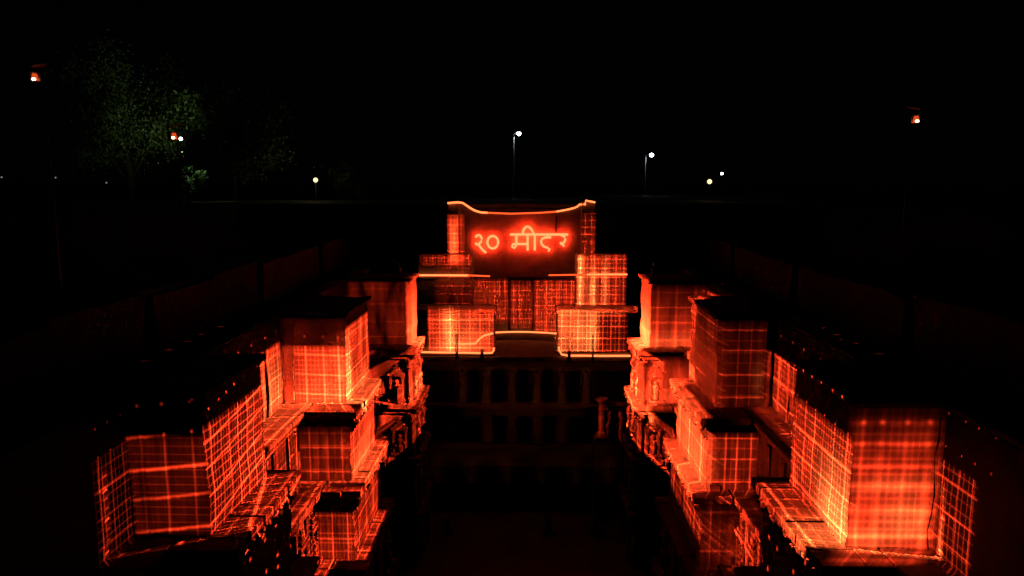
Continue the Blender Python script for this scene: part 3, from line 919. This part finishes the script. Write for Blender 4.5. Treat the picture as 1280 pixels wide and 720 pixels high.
inner(-1, 'B', 0, L=2.9, nu=4, nv=4.5, sub=4, subl=.5, fill=.10, bounds=(-.02, 1.02, -.3, .86), dotb=(0, 1, .86, 1), dotl=1.2, profa=(1.1, .75), prof=(1.2, .75), hots=((.05, .15, .12, .35, 3.0), (.5, .0, .6, .2, .6)), seed=14)
wallside(-1, 1, 1, L=1.5, nu=6, nv=3, sub=4, fill=.03, subl=.5, bounds=(.3, 1.0, -.25, .9), dot=.8, seed=17)
front(-1, 'B', 1, L=.62, nu=3, nv=3, sub=2, subl=.3, fill=.10, lu=.8, bounds=(0, 1, -.02, .66), soft=.12, prof=(1.7, .5), dot=.4, seed=19, wu=.06, wv=.05)
inner(-1, 'B', 1, L=2.0, nu=5, nv=4, sub=4, subl=.55, fill=.10, bounds=(-.02, 1.05, -.3, .92), profa=(.9, 1.2), prof=(1.6, .6), hots=((.4, .1, .4, .25, .9),), seed=22)
wallside(-1, 2, 1, L=1.9, nu=7, nv=3, sub=4, subl=.6, fill=.05, bounds=(.5, 1.0, -.2, .95), seed=25, mod=.8, modk=(8, 3))
front(-1, 'B', 2, L=.75, nu=2.5, nv=2, sub=4, subl=.35, fill=.10, bounds=(0, 1, 0, .66), prof=(1.6, .6), seed=27)
inner(-1, 'B', 2, L=1.4, nu=4, nv=3, sub=4, subl=.5, fill=.07, bounds=(0, .8, -.1, .9), prof=(1.7, .4), seed=29, mod=.8)
inner(-1, 'A', 1, L=1.2, nu=5, nv=4, sub=1, lu=0, lv=0, dot=0, fill=0, wu=.10, wv=.10, dotb=(-.2, 1.3, -1.0, .8), dotl=1.3, bounds=(0, 1, 0, 1), seed=33, jit=.8)
inner(-1, 'C', 0, L=2.9, nu=1.5, nv=2, sub=2, subl=.3, fill=.5, lu=.3, lv=.2, mod=.25, bounds=(-.05, 1.1, -.10, 1.05), prof=(1.4, .35), seed=35, hots=((.5, .1, 1.0, .4, 1.2),))
front(-1, 'C', 0, L=0.14, nu=4, nv=4, sub=2, fill=0.28, lu=.1, lv=.5, subl=.15, bounds=(-.05, 1, -.05, .98), dot=1.5, seed=37, mod=.9)
inner(-1, 'C', 1, L=2.0, nu=2, nv=2, sub=3, subl=.3, fill=.3, bounds=(-.3, 1.2, -.05, 1.02), prof=(1.1, .8), seed=39, mod=.7, hots=((.6, .15, .5, .25, 1.2), (.9, .9, .3, .2, .8)))
wallside(-1, 0, 2, L=.6, nu=8, nv=4, sub=3, fill=.08, bounds=(0, 1, -.15, .4), seed=41)
wallside(-1, 1, 2, L=1.3, nu=6, nv=3, sub=3, fill=.2, bounds=(.2, 1, -.1, 1.3), seed=43, mod=.7)
inner(-1, 'C', 2, L=.8, nu=2, nv=2, sub=3, fill=.12, bounds=(-.4, 1.2, .3, 1.02), seed=45, mod=.8)
wallside(-1, 0, 0, L=1.2, nu=28, nv=5, sub=3, subl=.35, fill=.0, lu=.7, lv=0.5, dot=1.6, bounds=(.905, 1.0, -.02, .70), dotb=(.90, .99, .70, .95), dotl=1.4, seed=47, rv=.7, soft=0.008, src=(sPR, PR))

# ---- right wall
inner(1, 'A', 0, L=3.2, nu=6, nv=4.5, sub=4, subl=.42, fill=0.03, bounds=(-.02, 1.02, -.28, .76), dotb=(0, 1.05, .78, 1.08), dotl=1.5, prof=(1.3, .6), profa=(1.1, .9), hots=((.14, .14, .25, .3, 1.8),), seed=52)
front(1, 'A', 0, L=1.5, nu=4, nv=6, sub=3, subl=.5, wu=0.22, wv=0.18, subw=0.36, fill=0.15, lu=0.28, lv=.5, dot=.3, bounds=(-.01, 1, -.03, .90), soft=0.12, prof=(2.1, .06), profa=(.85, 1.1), dotb=(0, .95, .70, .92), dotl=0.4, mod=0.5, modk=(3.5, 3), hots=((.7, .2, .3, .13, 1.3), (.25, .06, .4, .10, 1.0), (.6, .45, .5, .06, .5)), seed=55, pexp=1.4, jit=0.35)
wallside(1, 0, 0, L=1.4, nu=24, nv=4.5, sub=3, subl=.4, fill=.01, dot=.8, bounds=(.892, 1.0, -.03, .66), dotb=(.86, .99, .66, 1.0), dotl=1.2, seed=57, lv=0.8, soft=0.008, src=(sPL, PL))
wallside(1, 0, 1, L=2.0, nu=6, nv=4, sub=4, fill=.05, subl=.4, bounds=(.2, 1.0, -.1, .62), dotb=(.1, .95, .62, 1.2), dotl=1.0, seed=59)
inner(1, 'B', 0, L=1.2, nu=5, nv=6, sub=3, subl=.3, fill=.05, lu=.5, dot=1.5, bounds=(-.02, 1.02, -.15, .97), dotb=(0, 1, .72, 1), dotl=1.5, rv=.6, seed=62, prof=(1.3, .3))
front(1, 'B', 0, L=0.4, nu=4, nv=4, sub=2, subl=.2, fill=.05, lu=.25, lv=.8, dot=1.6, bounds=(-.01, .85, .0, .95), dotb=(0, .9, .68, .85), dotl=.6, profa=(.7, 1.5), hots=((.78, .3, .10, .2, .8),), seed=64, wu=.09, wv=.06, prof=(1.2, .35), soft=0.04)
wallside(1, 1, 1, L=.55, nu=6, nv=4, sub=1, fill=.05, lu=.3, lv=.15, dot=2.4, bounds=(.3, 1.0, -.2, .9), seed=67)
front(1, 'B', 1, L=0.7, nu=4, nv=3.5, sub=2, subl=.25, fill=.11, wu=.09, wv=.06, bounds=(-.01, 1, -.06, .72), soft=.08, dot=.6, prof=(1.4, .7), seed=69)
inner(1, 'B', 1, L=2.7, nu=3, nv=3, sub=4, subl=.45, fill=0.16, lv=.5, bounds=(-.02, 1.2, -.3, 1.02), prof=(1.3, .8), profa=(.9, 1.1), seed=71, mod=.7, modk=(6, 1), hots=((.45, .3, .5, .6, .8),))
wallside(1, 2, 1, L=2.0, nu=7, nv=3, sub=4, subl=.55, fill=.06, bounds=(.45, 1.0, .15, .95), dotb=(.3, 1, -1, .2), dotl=1.0, seed=74, mod=.7)
front(1, 'B', 2, L=.14, nu=2, nv=2, sub=2, fill=.2, bounds=(0, 1, 0, .75), soft=.2, seed=76)
inner(1, 'B', 2, L=1.0, nu=3, nv=3, sub=3, fill=.05, bounds=(-.1, 1, .3, 1.02), dot=1.2, seed=78, mod=.9)
front(1, 'C', 0, L=1.5, nu=3, nv=4, sub=2, subl=.3, wu=.12, wv=.07, fill=0.14, lu=.3, lv=.35, mod=.45, bounds=(-.02, 1, -.02, .92), soft=.06, prof=(2.2, .10), seed=81, pexp=2.2, hots=((.4, .05, .7, .16, .6),))
inner(1, 'C', 0, L=3.4, nu=1.5, nv=2, sub=2, subl=.3, fill=.55, lu=.2, lv=.2, mod=.2, bounds=(-.05, 1.1, -.10, 1.05), prof=(2.0, .3), seed=83, pexp=1.6, hots=((.5, .08, 1.0, .35, 2.4),))
front(1, 'C', 1, L=1.0, nu=2, nv=2, sub=2, fill=.35, lu=.25, lv=.25, bounds=(-.02, 1, -.03, .75), soft=.15, prof=(1.8, .2), seed=85, mod=.6, hots=((.4, .1, .6, .2, .5),))
inner(1, 'C', 1, L=2.0, nu=2, nv=3, sub=2, fill=.28, bounds=(-.3, 1.2, -.2, 1.02), seed=87, mod=.7, hots=((.5, -.1, .8, .2, 1.0), (.3, .5, .2, .5, .5)))
wallside(1, 0, 2, L=1.2, nu=8, nv=4, sub=3, fill=.07, bounds=(0, 1, -.3, .9), seed=89)
wallside(1, 1, 2, L=1.9, nu=6, nv=3, sub=4, fill=.25, bounds=(.0, 1, -.3, 1.0), seed=91, mod=.7, hots=((.6, .3, .4, .5, .5),))
inner(1, 'C', 2, L=1.0, nu=2, nv=2, sub=3, fill=.12, bounds=(-.5, 1.2, .2, 1.02), seed=93, mod=.8)
inner(1, 'A', 1, L=1.3, nu=5, nv=3, sub=1, lu=0, lv=0, dot=0, fill=0, wu=.10, wv=.10, dotb=(-.2, 1.3, -1.0, .8), dotl=1.3, bounds=(0, 1, 0, .8), seed=95, jit=.8)

# ---- the end pavilion
def endface(x0, x1, Y, z0, z1, **kw):
    grid_spot(PC, sPC, (x0, Y), (x1, Y), z0, z1, **kw)
endface(wl0, wl1, YW, ZW0, ZW1 + .3, L=2.0, nu=8, nv=3.2, sub=3, subl=.4, fill=.10, bounds=(.17, 1.01, .06, 1.06), mod=.6, modk=(7, 1.2), hots=((.43, .5, .07, .6, 2.6), (.55, .2, .2, .2, 1.0), (.62, .4, .3, .5, .3)), seed=102)
endface(wr0, wr1, YW, ZW0, ZW1 + .3, L=1.7, nu=9, nv=4, sub=2, subl=.4, fill=.03, bounds=(-.01, .92, .1, 1.0), profa=(1.1, .6), mod=.6, modk=(6, 1.5), hots=((.04, .5, .10, .7, 1.4), (.30, .4, .12, .6, 1.6), (.47, .45, .06, .6, 2.4), (.2, 1.0, .5, .10, 1.3)), seed=104)
endface(wr0, wr1 + .4, YW, ZW0, ZW1 + .3, L=1.3, nu=3, nv=2, sub=1, fill=.6, lu=.1, lv=.1, mod=.3, bounds=(-.03, 1.05, .95, 1.05), seed=105)
endface(sl0, sl1, YS, ZW1, ZS1, L=1.1, nu=9, nv=8, sub=2, fill=.06, bounds=(.05, 1, .80, 1.0), profa=(.2, 1.6), seed=106, mod=.8, modk=(9, 2))
endface(sl0, sl1, YS, ZW1, ZS1, L=1.1, nu=9, nv=6, sub=1, fill=0.04, bounds=(.40, .95, .05, .80), soft=.12, lu=.2, seed=107, mod=.8, modk=(6, 2))
endface(sr0, sr1, YS, ZW1, ZS1, L=2.0, nu=7, nv=6, sub=2, subl=.4, fill=.08, bounds=(-.02, .97, .02, 1.01), profa=(1.1, .55), mod=.6, modk=(7, 1), hots=((.06, .4, .08, .9, 2.0), (.32, .25, .06, .4, 2.2), (.56, .35, .05, .5, 1.3)), seed=109)
endface(pl0, pl1 + .7, YP, ZS1 - .9, ZP1, L=2.0, nu=3, nv=7, sub=2, subl=.3, fill=.14, bounds=(0, .8, .0, .76), soft=.06, hots=((.28, .35, .14, .3, 1.2),), seed=111)
endface(pr0, pr1, YP, ZS1 - .5, ZP1, L=1.5, nu=2, nv=8, sub=1, fill=.025, bounds=(-.1, 1.02, .0, .78), prof=(1.5, .8), soft=.05, seed=113, jit=.15)
endface(xsv[0], xsv[1], 61.0, ZB, ZREC, L=1.1, nu=7, nv=6, sub=2, subl=.4, fill=.06, bounds=(0, 1, .2, .93), soft=.06, mod=.85, modk=(9, 1.2), seed=115)
endface(xsv[2], xsv[3], 61.2, ZB, ZREC, L=1.2, nu=4, nv=6, sub=2, subl=.4, fill=.08, bounds=(0, 1, .12, .85), soft=.08, mod=.85, modk=(7, 1.2), seed=117)
endface(xsv[4], xsv[5], 60.6, ZB, ZREC, L=1.4, nu=9, nv=7, sub=2, subl=.4, fill=.09, bounds=(0, 1, .04, .92), soft=.05, mod=.8, modk=(10, 1.2), profa=(1, 1.3), seed=119)

# weak fill beams added on the dark storeys in place of bounced light
endface(fx_(562.5), fx_(748.5), 55.0, Z1b - .3, Z1t + .1, L=0.0102, nu=6, nv=1, sub=1, fill=.0, lu=1, lv=0, dot=0, wu=0.36, jit=0, rv=.3, mod=.4, seed=130, col=AMBER)
endface(-8.8, 8.4, 55.0, Z1t - .15, ZW0 - .5, L=0.0082, nu=3, nv=1, sub=1, fill=.5, lu=0, lv=0, dot=0, mod=.5, soft=.08, profa=(.6, .8), seed=132, col=AMBER)
endface(fx_(585), fx_(726), 55.0, Z2t, Z1b + .1, L=0.0054, nu=3, nv=1, sub=1, fill=.5, lu=0, lv=0, dot=0, mod=.6, soft=.06, seed=135, col=AMBER)
endface(fx_(540), fx_(770), 55.0, Z3t, Z2b, L=0.0034, nu=3, nv=1, sub=1, fill=.5, lu=0, lv=0, dot=0, mod=.7, soft=.06, seed=136, col=AMBER)
endface(fx_(593), fx_(718), 55.0, Z2b, Z2t, L=0.0054, nu=4, nv=1, sub=1, fill=.0, lu=1, lv=.0, dot=0, wu=0.34, jit=0, rv=.3, mod=.4, soft=0.02, seed=133, col=AMBER)
endface(fx_(523), fx_(787), 55.0, Z3b, Z3t + .9, L=0.0024, nu=6, nv=1, sub=1, fill=.1, lu=1, lv=.0, dot=0, wu=.3, jit=0, rv=.3, mod=.4, soft=.06, seed=134, col=AMBER)
grid_spot(TL1, sTL1, (U(752, 520, 53.6).x - .5, 53.6), (U(752, 520, 53.6).x + .5, 53.6), U(752, 548, 53.6).z, U(752, 496, 53.6).z, L=0.12, nu=1, nv=1, sub=1, fill=.4, bounds=(0, 1, 0, 1), soft=.1, seed=131)

# ------------------------------------------------------------------ lamps on the far ground
def point(parent, p, energy, col, size=.12):
    ld = bpy.data.lights.new('lamp_light', 'POINT')
    ld.energy, ld.color, ld.shadow_soft_size = energy, col, size
    o = bpy.data.objects.new('lamp_light', ld); COL.objects.link(o)
    o.parent = parent; o.location = Vector(p) - wloc(parent)
def street_lamp(pu, hu, hv, Y, label, energy=900, lit=True):
    hd = U(hu, hv, Y); px = U(pu, hv, Y).x
    t = thing('street_lamp', (px, Y, GZ), label, 'street lamp', 'tall street lamps beyond the well')
    k = Y / 90.0
    bm = bmesh.new(); tube(bm, [(px, Y, GZ), (px, Y, GZ + .4), (px, Y, hd.z - .5)], [.2, .13, .10 * k], 8); obj('pole', bm, M['concrete'], t)
    bm = bmesh.new(); tube(bm, [(px, Y, hd.z - .5), (px + .08, Y, hd.z - .15), (hd.x - .1, Y - .05, hd.z + .12)], .045, 6); obj('arm', bm, M['metal'], t)
    bm = bmesh.new(); bevel_box(bm, hd.x - .3, hd.x + .35, Y - .2, Y + .2, hd.z + .04, hd.z + .2, .04); obj('lamp_head', bm, M['metal'], t)
    if lit:
        bm = bmesh.new(); bmesh.ops.create_uvsphere(bm, u_segments=12, v_segments=8, radius=.25 * k)
        for v in bm.verts: v.co = Vector((v.co.x, v.co.y * .8, v.co.z * .9)) + Vector((hd.x, Y - .05, hd.z - .12))
        obj('bulb', bm, M['white_bulb'], t, True)
        point(t, (hd.x + .05, Y - .1, hd.z - .5 * k - .2), energy, (.8, .95, 1))
    return t
street_lamp(642, 648.5, 166, 90, 'tallest white street lamp standing behind the middle of the pavilion', 40)
street_lamp(807, 814.5, 193, 140, 'white street lamp farther off, right of the pavilion', 60)
street_lamp(433, 436, 178, 120, 'unlit thin street lamp pole above the dark left bank', lit=False)
def garden_lamp(u_, v_, Y, label, m, r, energy, col, group='low garden lamps on the far lawn'):
    p = U(u_, v_, Y)
    z0 = min(GZ, p.z - .5)
    t = thing('garden_lamp', (p.x, Y, z0), label, 'garden lamp', group)
    bm = bmesh.new(); tube(bm, [(p.x, Y, z0), (p.x, Y, p.z - r * .9)], .06, 8); obj('pole', bm, M['black'], t)
    bm = bmesh.new(); bmesh.ops.create_uvsphere(bm, u_segments=12, v_segments=8, radius=r)
    bmesh.ops.translate(bm, verts=bm.verts, vec=p); obj('globe', bm, M[m], t, True)
    bm = bmesh.new(); tube(bm, [(p.x, Y, p.z + r * .95), (p.x, Y, p.z + r * 1.15)], [r * .5, r * .2], 8); obj('cap', bm, M['black'], t)
    if energy: point(t, (p.x, Y - r * 1.6, p.z + .1), energy, col)
    return t
garden_lamp(394.5, 225, 80, 'warm garden lamp left of the pavilion beside a dim tree', 'warm_bulb', .26, 70, (1, .9, .45))
garden_lamp(887, 227, 80, 'warm garden lamp right of the pavilion', 'warm_bulb', .26, 14, (1, .75, .4))
garden_lamp(902.5, 217, 110, 'tiny white lamp above the warm lamp right of the pavilion', 'white_bulb', .17, 4, (.9, .95, 1))
tl = garden_lamp(226, 173.5, 72, 'small white lamp beside the orange projector by the left trees', 'white_bulb', .15, 0, None)
def flood(parent, p, q, energy, size, col):
    ld = bpy.data.lights.new('flood_light', 'SPOT')
    ld.energy, ld.spot_size, ld.spot_blend, ld.color, ld.shadow_soft_size = energy, R(size), .6, col, .1
    o = bpy.data.objects.new('flood_light', ld); COL.objects.link(o)
    o.parent = parent; o.location = Vector(p) - wloc(parent)
    o.rotation_euler = (Vector(q) - Vector(p)).to_track_quat('-Z', 'Y').to_euler()
hp = U(226, 173.5, 72) + Vector((0, -.3, 0))
flood(tl, hp, U(170, 100, 80), 270, 125, (.8, 1, .55))
flood(tl, hp + Vector((0, -.8, -.2)), U(239, 212, 71.5), 800, 46, (.6, 1, .45))
for i, (u_, v_) in enumerate(((2, 221.5), (69.5, 222), (133, 228.5))):
    garden_lamp(u_, v_, 95, ['faint distant lamp at the far left edge of the horizon', 'faint distant lamp left of the trees, second from the edge', 'faint distant lamp just below the left trees'][i], 'dim_bulb', .1, 0, None, 'faint distant lamps')

# ------------------------------------------------------------------ trees
def tree(x, y, h, cr, label, n=2600, seed=1, low=.25, name='tree', group='trees beyond the left bank', leaf=.32):
    rnd = random.Random(seed)
    t = thing(name, (x, y, GZ - .1), label, 'tree' if name == 'tree' else 'bush', group)
    bm = bmesh.new()
    z0 = GZ - .2
    tips = []
    if name == 'tree':
        tube(bm, [(x, y, z0), (x + .1, y, z0 + h * .2), (x - .15, y + .1, z0 + h * .4), (x, y, z0 + h * .62)], [.32 * h / 12, .26 * h / 12, .19 * h / 12, .08], 8)
    nl = 11 if name == 'tree' else 7
    for k in range(nl):
        a = k * 2.4 + rnd.random()
        zb = z0 + h * (low * .7 + .3 * rnd.random() if name == 'tree' else .02)
        rr = cr * rnd.uniform(.45, .95)
        zt = z0 + h * rnd.uniform(low + .15, .95)
        p1 = Vector((x + math.cos(a) * rr * .45, y + math.sin(a) * rr * .45, zb + (zt - zb) * .6))
        p2 = Vector((x + math.cos(a) * rr, y + math.sin(a) * rr, zt))
        tube(bm, [(x, y, zb), p1, p2], [.10 * h / 12, .06 * h / 12, .02], 6)
        tips += [p1, p2, (p1 + p2) / 2]
    obj('trunk' if name == 'tree' else 'stems', bm, M['bark'], t)
    bm = bmesh.new()
    cl = []
    for p in tips:
        for q in range(3):
            cl.append((p + Vector((rnd.gauss(0, 1), rnd.gauss(0, 1), rnd.gauss(0, .7))) * cr * .16, cr * rnd.uniform(.14, .3)))
    for k in range(n):
        c, r = rnd.choice(cl)
        d = Vector((rnd.gauss(0, 1), rnd.gauss(0, 1), rnd.gauss(0, .8)))
        p = c + d * r * .55
        a = Vector((rnd.gauss(0, 1), rnd.gauss(0, 1), rnd.gauss(0, 1))).normalized()
        b = a.orthogonal().normalized()
        s_ = leaf * rnd.uniform(.6, 1.3)
        v = [bm.verts.new(p + a * s_ * .5), bm.verts.new(p + b * s_ * .22), bm.verts.new(p - a * s_ * .5), bm.verts.new(p - b * s_ * .22)]
        bm.faces.new(v)
    obj('crown' if name == 'tree' else 'foliage', bm, M['leaf'], t)
    return t
p = U(160, 200, 78); tree(p.x, 78, 15.5, 7.4, 'tall broad dim green tree behind the left bank, left of the white lamp', 20000, 3, .15, leaf=.34)
p = U(290, 200, 80); tree(p.x, 80, 12.0, 6.0, 'dark spreading tree right of the white lamp on the left bank', 6000, 5, leaf=.5)
p = U(212, 210, 68); tree(p.x, 68.5, 6.0, 3.0, 'small dark bare branched tree under the white lamp', 700, 8, .2)
p = U(238, 215, 71.5); tree(p.x, 71.5, 4.0, 1.5, 'small bright green lamplit bush under the white lamp', 2200, 9, .45, 'bush', 'lamplit bushes', .26)
p = U(425, 215, 84); tree(p.x, 84, 4.6, 3.0, 'low rounded tree dimly lit by the warm lamp left of the pavilion', 1800, 12, .15)
